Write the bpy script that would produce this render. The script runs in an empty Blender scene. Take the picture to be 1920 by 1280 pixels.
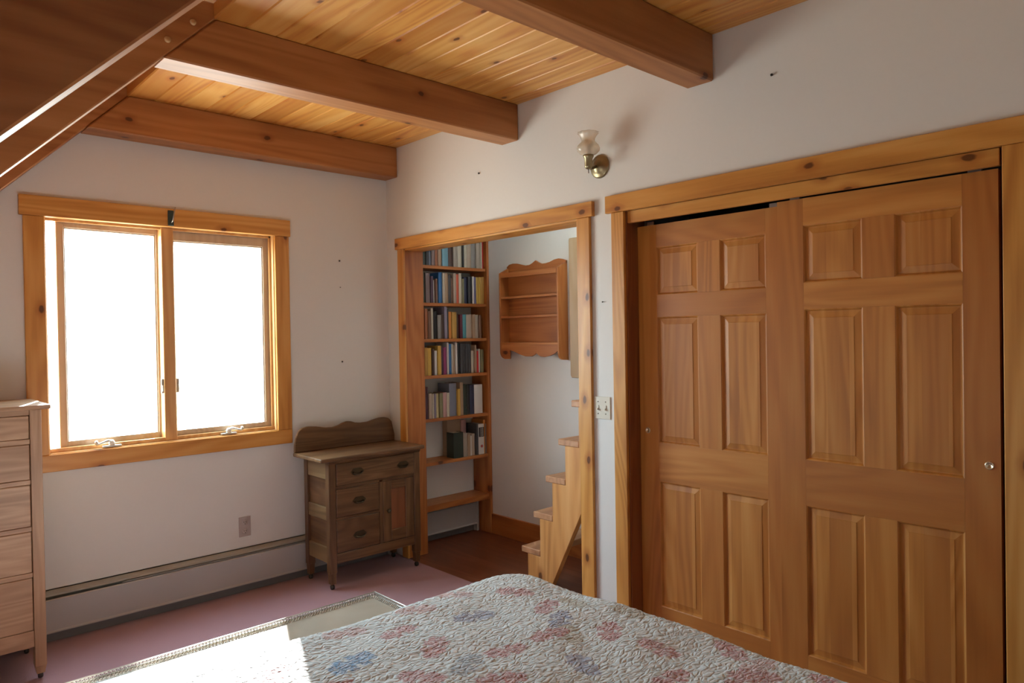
import bpy, bmesh, math, random
from mathutils import Vector, Matrix, noise
random.seed(7)
SC = bpy.context.scene
COL = SC.collection

# ------------------------------------------------------------------ materials
MATS = {}

def new_mat(name):
    m = bpy.data.materials.new(name)
    m.use_nodes = True
    nt = m.node_tree
    return m, nt, nt.nodes['Principled BSDF']

def N(nt, kind, **kw):
    n = nt.nodes.new(kind)
    for k, v in kw.items():
        setattr(n, k, v)
    return n

def mth(nt, op, a, b=None, c=None, clamp=False):
    n = nt.nodes.new('ShaderNodeMath'); n.operation = op; n.use_clamp = clamp
    for i, v in enumerate((a, b, c)):
        if v is None: continue
        if isinstance(v, (int, float)): n.inputs[i].default_value = v
        else: nt.links.new(v, n.inputs[i])
    return n.outputs[0]

def mixc(nt, fac, a, b, mode='MIX'):
    n = nt.nodes.new('ShaderNodeMix'); n.data_type = 'RGBA'; n.blend_type = mode
    if isinstance(fac, (int, float)): n.inputs['Factor'].default_value = fac
    else: nt.links.new(fac, n.inputs['Factor'])
    for k, v in (('A', a), ('B', b)):
        s = [i for i in n.inputs if i.name == k and i.type == 'RGBA'][0]
        if isinstance(v, (tuple, list)): s.default_value = (*v[:3], 1)
        else: nt.links.new(v, s)
    return [o for o in n.outputs if o.type == 'RGBA'][0]

def smooth(nt, v, a, b):
    n = nt.nodes.new('ShaderNodeMapRange'); n.interpolation_type = 'SMOOTHSTEP'
    nt.links.new(v, n.inputs[0])
    n.inputs[1].default_value = a; n.inputs[2].default_value = b
    return n.outputs[0]

def coords(nt, scale=(1, 1, 1), rand=True, space='Object'):
    tc = N(nt, 'ShaderNodeTexCoord')
    out = tc.outputs[space]
    if rand:
        oi = N(nt, 'ShaderNodeObjectInfo')
        cx = N(nt, 'ShaderNodeCombineXYZ')
        for i, k in enumerate((37.0, 23.0, 41.0)):
            nt.links.new(mth(nt, 'MULTIPLY', oi.outputs['Random'], k), cx.inputs[i])
        va = N(nt, 'ShaderNodeVectorMath', operation='ADD')
        nt.links.new(out, va.inputs[0]); nt.links.new(cx.outputs[0], va.inputs[1])
        out = va.outputs[0]
    vm = N(nt, 'ShaderNodeVectorMath', operation='MULTIPLY')
    nt.links.new(out, vm.inputs[0]); vm.inputs[1].default_value = scale
    return vm.outputs[0]

def wood(name, lo, mid, hi, axis='z', knots=0.0, rough=0.36, var=0.35, grain=1.0, knot_size=0.2, board=None, coat=0.0):
    """Grained timber: streaks and cathedral figure along one axis, optional knots, tone differing piece by piece."""
    key = (name, axis)
    if key in MATS: return MATS[key]
    m, nt, b = new_mat(name + '_' + axis)
    ai = 'xyz'.index(axis)
    s1 = [11.0 * grain] * 3; s1[ai] = 0.8 * grain
    s2 = [4.5 * grain] * 3; s2[ai] = 0.45 * grain
    s3 = [90.0 * grain] * 3; s3[ai] = 2.5 * grain
    def offs(vec):
        return vec
    brd = None
    if board:
        bax, bw, b0 = board
        tc = N(nt, 'ShaderNodeTexCoord'); sp = N(nt, 'ShaderNodeSeparateXYZ')
        nt.links.new(tc.outputs['Object'], sp.inputs[0])
        idx = mth(nt, 'FLOOR', mth(nt, 'DIVIDE', mth(nt, 'SUBTRACT', sp.outputs['xyz'.index(bax)], b0), bw))
        wn = N(nt, 'ShaderNodeTexWhiteNoise', noise_dimensions='1D')
        oi0 = N(nt, 'ShaderNodeObjectInfo')
        nt.links.new(mth(nt, 'ADD', idx, mth(nt, 'MULTIPLY', oi0.outputs['Random'], 50.0)), wn.inputs['W'])
        brd = wn.outputs['Value']
        def offs(vec):
            cx = N(nt, 'ShaderNodeCombineXYZ')
            nt.links.new(mth(nt, 'MULTIPLY', idx, 3.71), cx.inputs[ai])
            nt.links.new(mth(nt, 'MULTIPLY', idx, 5.13), cx.inputs[2 if ai != 2 else 0])
            va = N(nt, 'ShaderNodeVectorMath', operation='ADD')
            nt.links.new(vec, va.inputs[0]); nt.links.new(cx.outputs[0], va.inputs[1])
            return va.outputs[0]
    c1, c2, c3 = offs(coords(nt, s1)), offs(coords(nt, s2)), coords(nt, s3)
    n1 = N(nt, 'ShaderNodeTexNoise'); nt.links.new(c1, n1.inputs['Vector'])
    n1.inputs['Scale'].default_value = 1; n1.inputs['Detail'].default_value = 5; n1.inputs['Roughness'].default_value = .6
    n2 = N(nt, 'ShaderNodeTexNoise'); nt.links.new(c2, n2.inputs['Vector'])
    n2.inputs['Scale'].default_value = 1; n2.inputs['Detail'].default_value = 1.5; n2.inputs['Distortion'].default_value = .4
    ring = mth(nt, 'MULTIPLY_ADD', mth(nt, 'SINE', mth(nt, 'MULTIPLY', n2.outputs['Fac'], 75.0)), .5, .5)
    n3 = N(nt, 'ShaderNodeTexNoise'); nt.links.new(c3, n3.inputs['Vector'])
    n3.inputs['Scale'].default_value = 1; n3.inputs['Detail'].default_value = 2
    f = mth(nt, 'ADD', mth(nt, 'MULTIPLY', n1.outputs['Fac'], .72), mth(nt, 'MULTIPLY', ring, .16))
    f = mth(nt, 'ADD', f, mth(nt, 'MULTIPLY', n3.outputs['Fac'], .12))
    cr = N(nt, 'ShaderNodeValToRGB'); nt.links.new(f, cr.inputs[0])
    e = cr.color_ramp.elements
    e[0].position = .30; e[0].color = (*lo, 1)
    e[1].position = .70; e[1].color = (*hi, 1)
    k = e.new(.5); k.color = (*mid, 1)
    col = cr.outputs[0]
    if brd is None:
        oi = N(nt, 'ShaderNodeObjectInfo'); rnd = oi.outputs['Random']
    else:
        rnd = brd
    shade = mth(nt, 'MULTIPLY', mth(nt, 'POWER', rnd, 1.6), var)
    dark = tuple(c * k for c, k in zip(mid, (.62, .46, .34)))
    col = mixc(nt, shade, col, dark)
    if knots > 0:
        kv = N(nt, 'ShaderNodeSeparateXYZ'); nt.links.new(offs(coords(nt)), kv.inputs[0])
        oth = [i for i in range(3) if i != ai]
        kx = N(nt, 'ShaderNodeCombineXYZ')
        nt.links.new(mth(nt, 'MULTIPLY', kv.outputs[ai], 4.0), kx.inputs[0])
        nt.links.new(mth(nt, 'MULTIPLY', mth(nt, 'ADD', kv.outputs[oth[0]], kv.outputs[oth[1]]), 7.0), kx.inputs[1])
        kc = kx.outputs[0]
        dn = N(nt, 'ShaderNodeTexNoise'); nt.links.new(kc, dn.inputs['Vector']); dn.inputs['Scale'].default_value = 4
        vo = N(nt, 'ShaderNodeTexVoronoi', voronoi_dimensions='2D'); nt.links.new(kc, vo.inputs['Vector'])
        vo.inputs['Scale'].default_value = 1; vo.inputs['Randomness'].default_value = .95
        dist = mth(nt, 'ADD', vo.outputs['Distance'], mth(nt, 'MULTIPLY', mth(nt, 'SUBTRACT', dn.outputs['Fac'], .5), .12))
        sc = N(nt, 'ShaderNodeSeparateColor'); nt.links.new(vo.outputs['Color'], sc.inputs[0])
        sel = mth(nt, 'LESS_THAN', sc.outputs[0], knots)
        core = mth(nt, 'MULTIPLY', mth(nt, 'SUBTRACT', 1.0, smooth(nt, dist, knot_size * .35, knot_size * .62)), sel)
        halo = mth(nt, 'MULTIPLY', mth(nt, 'SUBTRACT', 1.0, smooth(nt, dist, knot_size * .4, knot_size * 1.7)), sel)
        col = mixc(nt, mth(nt, 'MULTIPLY', halo, .55), col, tuple(c * q for c, q in zip(lo, (.75, .5, .35))))
        col = mixc(nt, mth(nt, 'MULTIPLY', core, .85), col, tuple(c * q for c, q in zip(lo, (.2, .14, .14))))
    nt.links.new(col, b.inputs['Base Color'])
    b.inputs['Roughness'].default_value = rough
    if coat:
        b.inputs['Coat Weight'].default_value = coat; b.inputs['Coat Roughness'].default_value = .15
    bp = N(nt, 'ShaderNodeBump'); bp.inputs['Strength'].default_value = .06; bp.inputs['Distance'].default_value = .01
    nt.links.new(f, bp.inputs['Height']); nt.links.new(bp.outputs[0], b.inputs['Normal'])
    MATS[key] = m
    return m

def plain(name, col, rough=.5, metal=0.0, spec=None, mottle=0.0, bump=0.0, bscale=200.0, sheen=0.0):
    if name in MATS: return MATS[name]
    m, nt, b = new_mat(name)
    b.inputs['Base Color'].default_value = (*col, 1)
    b.inputs['Roughness'].default_value = rough; b.inputs['Metallic'].default_value = metal
    if spec is not None: b.inputs['Specular IOR Level'].default_value = spec
    if sheen: b.inputs['Sheen Weight'].default_value = sheen
    if mottle or bump:
        c = coords(nt)
        n = N(nt, 'ShaderNodeTexNoise'); nt.links.new(c, n.inputs['Vector'])
        n.inputs['Scale'].default_value = bscale; n.inputs['Detail'].default_value = 4
        if mottle:
            nt.links.new(mixc(nt, n.outputs['Fac'], tuple(x * (1 - mottle) for x in col), tuple(min(1, x * (1 + mottle)) for x in col)), b.inputs['Base Color'])
        if bump:
            bp = N(nt, 'ShaderNodeBump'); bp.inputs['Strength'].default_value = bump; bp.inputs['Distance'].default_value = .004
            nt.links.new(n.outputs['Fac'], bp.inputs['Height']); nt.links.new(bp.outputs[0], b.inputs['Normal'])
    MATS[name] = m
    return m

def glass(name, col=(1, 1, 1), rough=0.0, milk=0.0):
    """Thin clear glass: mostly see-through, mirrors a little at a slant."""
    if name in MATS: return MATS[name]
    m, nt, b = new_mat(name)
    out = nt.nodes['Material Output']
    tr = N(nt, 'ShaderNodeBsdfTransparent'); tr.inputs[0].default_value = (*col, 1)
    gl = N(nt, 'ShaderNodeBsdfGlossy'); gl.inputs['Roughness'].default_value = rough
    lw = N(nt, 'ShaderNodeLayerWeight')
    f = mth(nt, 'MULTIPLY_ADD', mth(nt, 'POWER', lw.outputs['Facing'], 4.0), .55, .04)
    mx = N(nt, 'ShaderNodeMixShader')
    nt.links.new(f, mx.inputs[0]); nt.links.new(tr.outputs[0], mx.inputs[1]); nt.links.new(gl.outputs[0], mx.inputs[2])
    sh = mx.outputs[0]
    if milk:
        df = N(nt, 'ShaderNodeBsdfTranslucent'); df.inputs[0].default_value = (.9, .86, .8, 1)
        d2 = N(nt, 'ShaderNodeBsdfDiffuse'); d2.inputs[0].default_value = (.9, .86, .8, 1)
        a = N(nt, 'ShaderNodeMixShader'); nt.links.new(df.outputs[0], a.inputs[1]); nt.links.new(d2.outputs[0], a.inputs[2])
        m2 = N(nt, 'ShaderNodeMixShader'); m2.inputs[0].default_value = milk
        nt.links.new(sh, m2.inputs[1]); nt.links.new(a.outputs[0], m2.inputs[2]); sh = m2.outputs[0]
    nt.links.new(sh, out.inputs['Surface'])
    MATS[name] = m
    return m

PINE = dict(lo=(.44, .17, .033), mid=(.61, .28, .060), hi=(.71, .37, .105))
def trimwood(ax, knots=.22): return wood('pine_trim', PINE['lo'], PINE['mid'], PINE['hi'], ax, knots=knots, rough=.36, var=.25, knot_size=.16)
def doorwood(ax): return wood('fir_door', (.38, .135, .023), (.52, .200, .036), (.60, .265, .058), ax, rough=.44, var=.42)
def panelwood(): return wood('fir_panel', (.39, .14, .025), (.54, .218, .040), (.62, .285, .068), 'z', rough=.46, var=.55, board=('y', .083, .021))
def beamwood(ax): return wood('beam_timber', (.27, .092, .024), (.39, .155, .045), (.47, .205, .068), ax, knots=.2, rough=.5, var=.15, grain=.8, knot_size=.15)
def shelfwood(ax): return wood('bookcase_pine', (.30, .088, .021), (.43, .145, .035), (.51, .20, .056), ax, knots=.06, rough=.45, var=.2)
def stairwood(ax): return wood('stair_pine', (.48, .21, .06), (.66, .33, .105), (.76, .43, .17), ax, knots=.2, rough=.45, var=.2)
def ashoak(ax): return wood('washstand_oak', (.078, .038, .016), (.138, .070, .030), (.21, .115, .052), ax, rough=.34, var=.35, grain=1.6)
def oak(ax): return wood('dresser_oak', (.29, .16, .082), (.41, .245, .135), (.53, .345, .205), ax, rough=.4, var=.18, grain=1.7)
CEIL = wood('ceiling_pine', (.55, .19, .034), (.72, .35, .080), (.80, .46, .14), 'y', knots=.30, rough=.38, var=.7, knot_size=.15, board=('x', .13, -1.648))
WALL = plain('wall_paint', (.71, .705, .68), .6, mottle=.015, bump=.05, bscale=60)
CARPET = plain('mauve_carpet', (.40, .215, .255), .95, mottle=.22, bump=.9, bscale=420, sheen=.3)
HEAT = plain('heater_enamel', (.43, .425, .42), .4)
HOOD = plain('heater_hood', (.37, .36, .32), .4)
DARKM = plain('dark_slot', (.02, .02, .022), .6)
BRASS = plain('antique_brass', (.33, .27, .16), .36, 1.0)
OLDBRASS = plain('dull_brass_pull', (.11, .09, .06), .42, 1.0)
STEEL = plain('steel', (.7, .7, .68), .3, 1.0)
IVORY = plain('ivory_plastic', (.66, .62, .52), .4)
GLASS = glass('window_glass')
SHADEGLASS = glass('lamp_shade_glass', (.98, .95, .9), .08, .28)

# ------------------------------------------------------------------ mesh helpers
def box(bm, x0, x1, y0, y1, z0, z1, bev=0.0, seg=1):
    r = bmesh.ops.create_cube(bm, size=1.0)
    vs = r['verts']
    for v in vs:
        v.co = Vector(((x0 + x1) / 2 + v.co.x * (x1 - x0), (y0 + y1) / 2 + v.co.y * (y1 - y0), (z0 + z1) / 2 + v.co.z * (z1 - z0)))
    if bev:
        es = list({e for v in vs for e in v.link_edges})
        bmesh.ops.bevel(bm, geom=es, offset=bev, segments=seg, affect='EDGES', profile=.5)

def prism(bm, pts, axis, a0, a1, bev=0.0):
    """Outline (two coordinates) pushed along axis from a0 to a1. Outline coordinates are the other two axes in xyz order."""
    o = [i for i in range(3) if i != 'xyz'.index(axis)]
    ai = 'xyz'.index(axis)
    lo, hi = [], []
    for p in pts:
        for lst, a in ((lo, a0), (hi, a1)):
            c = [0, 0, 0]; c[o[0]], c[o[1]] = p[0], p[1]; c[ai] = a
            lst.append(bm.verts.new(c))
    n = len(pts)
    fs = [bm.faces.new(lo), bm.faces.new(hi[::-1])]
    for i in range(n):
        fs.append(bm.faces.new((lo[i], hi[i], hi[(i + 1) % n], lo[(i + 1) % n])))
    bmesh.ops.recalc_face_normals(bm, faces=fs)
    if bev:
        es = list({e for v in lo + hi for e in v.link_edges})
        bmesh.ops.bevel(bm, geom=es, offset=bev, segments=1, affect='EDGES', profile=.5)

def lathe(bm, prof, c, axis='z', seg=24, fn=None):
    """Profile of (radius, height) turned about an axis through c."""
    rings = []
    for r, h in prof:
        ring = []
        for k in range(seg):
            a = 2 * math.pi * k / seg
            rr = r * (fn(a, h) if fn else 1)
            u, v = rr * math.cos(a), rr * math.sin(a)
            if axis == 'z': p = (c[0] + u, c[1] + v, c[2] + h)
            elif axis == 'x': p = (c[0] + h, c[1] + u, c[2] + v)
            else: p = (c[0] + u, c[1] + h, c[2] + v)
            ring.append(bm.verts.new(p))
        rings.append(ring)
    fs = []
    for a, b in zip(rings, rings[1:]):
        for k in range(seg):
            fs.append(bm.faces.new((a[k], a[(k + 1) % seg], b[(k + 1) % seg], b[k])))
    for ring, (r, h) in ((rings[0], prof[0]), (rings[-1], prof[-1])):
        if r > 1e-6 and not (fn and r > 1): pass
    fs.append(bm.faces.new(rings[0])); fs.append(bm.faces.new(rings[-1][::-1]))
    bmesh.ops.recalc_face_normals(bm, faces=fs)
    for f in fs: f.smooth = True

def tube(bm, pts, r, seg=10):
    pts = [Vector(p) for p in pts]
    rings = []
    for i, p in enumerate(pts):
        t = (pts[min(i + 1, len(pts) - 1)] - pts[max(i - 1, 0)]).normalized()
        up = Vector((0, 0, 1)) if abs(t.z) < .9 else Vector((1, 0, 0))
        a = t.cross(up).normalized(); b = t.cross(a).normalized()
        rr = r[i] if isinstance(r, (list, tuple)) else r
        rings.append([bm.verts.new(p + rr * (math.cos(2 * math.pi * k / seg) * a + math.sin(2 * math.pi * k / seg) * b)) for k in range(seg)])
    fs = []
    for a, b in zip(rings, rings[1:]):
        for k in range(seg):
            fs.append(bm.faces.new((a[k], a[(k + 1) % seg], b[(k + 1) % seg], b[k])))
    fs.append(bm.faces.new(rings[0])); fs.append(bm.faces.new(rings[-1]))
    bmesh.ops.recalc_face_normals(bm, faces=fs)
    for f in fs: f.smooth = True

def wpos(o):
    v = Vector(o.location)
    while o.parent:
        o = o.parent; v = v + Vector(o.location)
    return v

def obj(name, bm, mat, parent=None, loc=None):
    """Link the shape as ONE mesh object. Shapes are drawn in world places; the origin moves to the parent or loc."""
    me = bpy.data.meshes.new(name)
    org = wpos(parent) if parent else Vector(loc or (0, 0, 0))
    bmesh.ops.translate(bm, verts=bm.verts, vec=-org)
    bm.to_mesh(me); bm.free()
    for mm in (mat if isinstance(mat, (list, tuple)) else [mat]):
        me.materials.append(mm)
    o = bpy.data.objects.new(name, me); COL.objects.link(o)
    if parent: o.parent = parent
    else: o.location = org
    return o

def tag(o, label=None, cat=None, group=None, kind=None):
    if label: o['label'] = label
    if cat: o['category'] = cat
    if group: o['group'] = group
    if kind: o['kind'] = kind
    return o

def thing(name, loc, label, cat, group=None, kind=None):
    o = bpy.data.objects.new(name, None); COL.objects.link(o)
    o.location = loc; o.empty_display_size = .1
    return tag(o, label, cat, group, kind)

def bx(name, mat, parent, *a, bev=0.0, seg=1, label=None):
    bm = bmesh.new(); box(bm, *a, bev=bev, seg=seg)
    o = obj(name, bm, mat, parent)
    if label: o['label'] = label
    return o

def bxs(name, mat, parent, boxes, bev=0.0, loc=None):
    bm = bmesh.new()
    for b in boxes: box(bm, *b, bev=bev)
    return obj(name, bm, mat, parent, loc)

# ------------------------------------------------------------------ room
ZC = 2.747          # ceiling boards
ZB = 2.548          # undersides of the ceiling beams
SL = 4.388          # rafter undersides: z = x + SL
XL, YB = -3.15, -4.85
def st(o, label, cat):
    return tag(o, label, cat, kind='structure')

st(bxs('floor', CARPET, None, [(XL - .1, -.012, YB - .1, .0, -.06, 0)]), 'mauve pink carpet covering the bedroom floor', 'floor')
WFLOOR = wood('alcove_floor', (.14, .042, .02), (.21, .066, .03), (.28, .095, .045), 'y', rough=.3, var=.4, board=('x', .082, 0.0))
st(bxs('floor', WFLOOR, None, [(-.012, .95, -2.0, .06, -.06, -.004)]), 'dark reddish wooden floor of the stair alcove', 'floor')

W0, W1, WZ0, WZ1 = -2.012, -.808, .913, 2.119       # window hole
st(bxs('wall_window', WALL, None, [
    (XL - .2, W0, 0, .15, -.06, 3.3), (W1, .14, 0, .15, -.06, 3.3),
    (W0, W1, 0, .15, -.06, WZ0), (W0, W1, 0, .15, WZ1, 3.3)]), 'white wall holding the window', 'wall')
A0, A1, AZ = -.199, -1.778, 2.078                    # alcove hole
D0, D1, DZ = -2.048, -3.600, 2.078                   # closet hole
st(bxs('wall_closet', WALL, None, [
    (0, .14, A0, .0, -.06, ZC), (0, .14, D0, A1, -.06, ZC), (0, .14, YB, D1, -.06, ZC),
    (0, .14, A1, A0, AZ, ZC), (0, .14, D1, D0, DZ, ZC)]), 'long white wall with closet doors and alcove opening', 'wall')
st(bxs('wall_rear', WALL, None, [(XL - .2, .14, YB - .12, YB, -.06, 3.3)]), 'white wall behind the bed head', 'wall')
st(bxs('wall_knee', WALL, None, [(XL - .12, XL, YB, 0, -.06, 1.6)]), 'low white knee wall under the sloping roof', 'wall')
# ceiling of tongue-and-groove boards, each with a v joint
bm = bmesh.new()
xs = -1.648
prof = []
x = xs
while x < .14:
    x2 = min(x + .13, .14)
    prof += [(x, ZC + .006), (x + .005, ZC), (x2 - .005, ZC)]
    x = x2
prof.append((.14, ZC + .006))
prof += [(.14, ZC + .06), (xs, ZC + .06)]
prism(bm, prof, 'y', YB, .0)
st(obj('ceiling', bm, CEIL), 'knotty pine board ceiling between the beams', 'ceiling')
bm = bmesh.new()
prism(bm, [(XL - .2, XL - .2 + SL + .42), (-1.2, -1.2 + SL + .42), (-1.2, -1.2 + SL + .5), (XL - .2, XL - .2 + SL + .5)], 'y', YB, .0)
st(obj('ceiling', bm, beamwood('x')), 'dark sloping roof boarding above the rafters', 'ceiling')
st(bxs('ceiling', beamwood('y'), None, [(-1.72, .14, YB, .0, 3.12, 3.2)]), 'boarding closing the roof space above the ceiling', 'ceiling')

# beams and rafters
BY = [(-.145, -.001), (-1.331, -1.196), (-2.543, -2.412)]
BL = ['closest to the window wall', 'in the middle of the ceiling', 'nearest the bed and closet doors']
for (y0, y1), w in zip(BY, BL):
    bm = bmesh.new()
    prism(bm, [(-.001, ZB), (ZB - SL, ZB), (ZC - SL, ZC), (-.001, ZC)], 'y', y0, y1, bev=.006)
    st(obj('ceiling_beam', bm, beamwood('x')), 'brown timber ceiling beam ' + w, 'beam')
RY = [(-.131, -.001), (-1.331, -1.196), (-2.543, -2.412)]
RL = ['against the window wall', 'meeting the middle ceiling beam', 'crossing nearest above the bed']
for i, ((y0, y1), w) in enumerate(zip(RY, RL)):
    bm = bmesh.new()
    xt = -1.18
    prism(bm, [(XL, XL + SL + .0015), (ZB - SL - .001, ZB + .0005), (ZC - SL, ZC + .0015), (xt, xt + SL + .0015), (xt, xt + SL + .415), (XL, XL + SL + .415)], 'y', y0, y1, bev=.005)
    # keep clear of the ceiling boards: the part above them sits in the roof space
    t = thing('rafter', (0, 0, 0), 'sloping brown roof rafter ' + w, 'rafter', kind='structure')
    obj('timber', bm, beamwood('x'), t)
    if i == 1:
        for px, pz in ((-1.729, 2.71), (-1.824, 2.618)):
            bm = bmesh.new(); lathe(bm, [(.0, -.006), (.011, -.006), (.012, -.002), (.012, .01)], (px, y0, pz), 'y', 14)
            obj('peg', bm, plain('peg_wood', (.62, .42, .2), .4), t)

# ------------------------------------------------------------------ window
win = thing('window_1', (-1.409, 0, .92), 'pine framed double casement window with bright glass', 'window', kind='structure')
bx('head_casing', trimwood('x', .35), win, -2.111, -.714, -.024, -.0005, 2.107, 2.206, bev=.002)
bx('side_casing', trimwood('z', .3), win, -2.095, -2.005, -.019, -.0005, .921, 2.107, bev=.003)
bx('side_casing', trimwood('z', .3), win, -.814, -.723, -.019, -.0005, .921, 2.107, bev=.003)
bx('apron', trimwood('x', .3), win, -2.095, -.723, -.019, -.0005, .835, .921, bev=.003)
LW = wood('window_jamb', (.50, .24, .08), (.62, .34, .13), (.72, .45, .2), 'z', rough=.35, var=.1)
bxs('jamb', LW, win, [(W0, -2.0, -.002, .14, WZ0, WZ1), (-.820, W1, -.002, .14, WZ0, WZ1),
                      (-2.0, -.820, -.002, .14, 2.107, WZ1), (-2.0, -.820, -.004, .14, WZ0, .925)], bev=.0015)
bxs('stop', LW, win, [(-2.0, -1.994, .028, .045, .925, 2.107), (-.832, -.820, .028, .045, .925, 2.107),
                      (-2.0, -.820, .028, .045, 2.094, 2.107), (-2.0, -.820, .02, .045, .925, .945)], bev=.001)
bx('mullion', LW, win, -1.452, -1.388, .018, .12, .925, 2.107, bev=.003)
SASH = wood('window_sash', (.46, .34, .23), (.52, .40, .28), (.58, .46, .34), 'z', rough=.4, var=.1)
def sash(x0, x1, z0, z1, wl, wr, rail_b, rail_t, y0, y1):
    s = bxs('sash', SASH, win, [(x0, x0 + wl, y0, y1, z0, z1), (x1 - wr, x1, y0, y1, z0, z1),
                                (x0 + wl, x1 - wr, y0, y1, z0, z0 + rail_b), (x0 + wl, x1 - wr, y0, y1, z1 - rail_t, z1)], bev=.002)
    bxs('glazing_bead', SASH, s, [(x0 + wl, x0 + wl + .006, y0 + .008, y1 - .006, z0 + rail_b, z1 - rail_t), (x1 - wr - .006, x1 - wr, y0 + .008, y1 - .006, z0 + rail_b, z1 - rail_t),
                                  (x0 + wl, x1 - wr, y0 + .008, y1 - .006, z1 - rail_t - .006, z1 - rail_t)])
    bm = bmesh.new(); box(bm, x0 + wl - .004, x1 - wr + .004, (y0 + y1) / 2 - .002, (y0 + y1) / 2 + .002, z0 + rail_b - .004, z1 - rail_t + .004)
    obj('pane', bm, GLASS, s)
    return s
sash(-1.392, -.8215, .927, 2.105, .012, .041, .048, .064, .048, .086)
ls = sash(-1.948, -1.449, .927, 2.103, .036, .014, .046, .034, .048, .086)
# the sash beside the dresser stands a little open, turned about its outer stile
piv = Vector((-1.948, .067, 0)) - Vector(win.location)
piv.z = 0
rot = Matrix.Translation(piv) @ Matrix.Rotation(math.radians(4), 4, 'Z') @ Matrix.Translation(-piv)
ls.data.transform(rot)
for c in ls.children:
    p2 = piv - Vector(ls.location)
    c.data.transform(Matrix.Translation(p2) @ Matrix.Rotation(math.radians(4), 4, 'Z') @ Matrix.Translation(-p2))
def crank(x, s):
    bm = bmesh.new()
    box(bm, x - .045, x + .045, -.0, .03, .9265, .936, bev=.002)
    lathe(bm, [(.016, 0), (.016, .012), (.011, .022), (.006, .026)], (x, .012, .936), 'z', 14)
    tube(bm, [(x, .012, .955), (x + s * .02, .006, .962), (x + s * .05, .002, .952), (x + s * .075, 0, .945)], [.006, .006, .005, .005])
    lathe(bm, [(.0, 0), (.008, .003), (.009, .012), (.006, .02), (0, .022)], (x + s * .075, 0, .945), 'z', 10)
    obj('crank_handle', bm, plain('pale_metal', (.72, .72, .68), .35, .6), win)
crank(-1.72, -1); crank(-1.105, 1)
for x in (-1.463, -1.383):
    bm = bmesh.new(); box(bm, x - .007, x + .007, .004, .02, 1.19, 1.27, bev=.003); box(bm, x - .004, x + .004, -.004, .006, 1.2, 1.235, bev=.002)
    obj('latch', bm, plain('latch_metal', (.5, .45, .38), .35, .8), win)
brk = thing('blind_bracket', (-1.412, -.024, 2.11), 'dark green metal bracket on the window head casing', 'bracket')
bx('plate', plain('green_metal', (.03, .05, .045), .5), brk, -1.429, -1.398, -.030, -.0245, 2.112, 2.196, bev=.002)
bm = bmesh.new(); tube(bm, [(-1.412, -.031, 2.128), (-1.41, -.05, 2.135), (-1.398, -.056, 2.212)], .003, 8)
obj('rod', bm, plain('grey_wire', (.45, .4, .36), .4, .8), brk)

# ------------------------------------------------------------------ alcove opening
al = thing('trim_1', (0, -.989, 0), 'knotty pine casing round the alcove opening', 'door casing', kind='structure')
bx('head_casing', trimwood('y', .5), al, -.024, -.0005, -1.869, -.128, 2.061, 2.135, bev=.002)
bx('side_casing', trimwood('z', .4), al, -.019, -.0005, -.217, -.149, -.0, 2.061, bev=.003)
bx('side_casing', trimwood('z', .5), al, -.019, -.0005, -1.846, -1.760, -.0, 2.061, bev=.003)
bx('jamb', shelfwood('z'), al, -.001, .144, -.217, A0, -.0, 2.061, bev=.0015)
bx('jamb', trimwood('z'), al, -.001, .144, A1, -1.762, -.0, 2.061, bev=.0015)
bx('head_jamb', trimwood('y'), al, -.001, .144, A1, A0, 2.052, 2.078, bev=.0015)

XA = .80
st(bxs('wall_alcove', WALL, None, [(XA, XA + .12, -2.0, .17, -.06, 3.3)]), 'white wall at the back of the stair alcove', 'wall')
st(bxs('wall_alcove_end', WALL, None, [(.14, XA, .055, .17, -.06, 3.3)]), 'white wall behind the bookcase in the alcove', 'wall')
st(bxs('wall_alcove_side', WALL, None, [(.14, XA, -2.0, -1.935, -.06, 3.3)]), 'white partition between alcove and closet', 'wall')
st(bxs('ceiling', WALL, None, [(.0, XA + .12, -1.15, .17, 2.747, 2.85), (.0, XA + .12, -2.0, -1.15, 3.3, 3.4), (.0, .14, -2.0, -1.15, 2.75, 3.3)]), 'white ceiling of the stair alcove', 'ceiling')
st(bxs('baseboard_back', shelfwood('y'), None, [(.782, .7995, -1.9, -.145, -.0035, .145)], bev=.002), 'reddish pine baseboard on the alcove back wall', 'baseboard')

# bookcase, facing the room side of the alcove
SH = [1.975, 1.713, 1.459, 1.203, .900, .594, .296]
bk = thing('bookcase', (.47, -.04, 0), 'tall built-in pine bookcase of open shelves in the alcove', 'bookcase')
bx('side_panel', shelfwood('z'), bk, .776, .7985, -.144, .05, -.0035, 2.40, bev=.002)
bx('side_panel', shelfwood('z'), bk, .146, .170, -.144, .05, -.0035, 2.40, bev=.002)
for i, z in enumerate(SH):
    t = .022 if i < 6 else .042
    bx('shelf', shelfwood('x'), bk, .1705, .7755, -.132, .05, z - t, z, bev=.0015)
bx('shelf', shelfwood('x'), bk, .1705, .7755, -.132, .05, 2.378, 2.40, bev=.0015)

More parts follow.
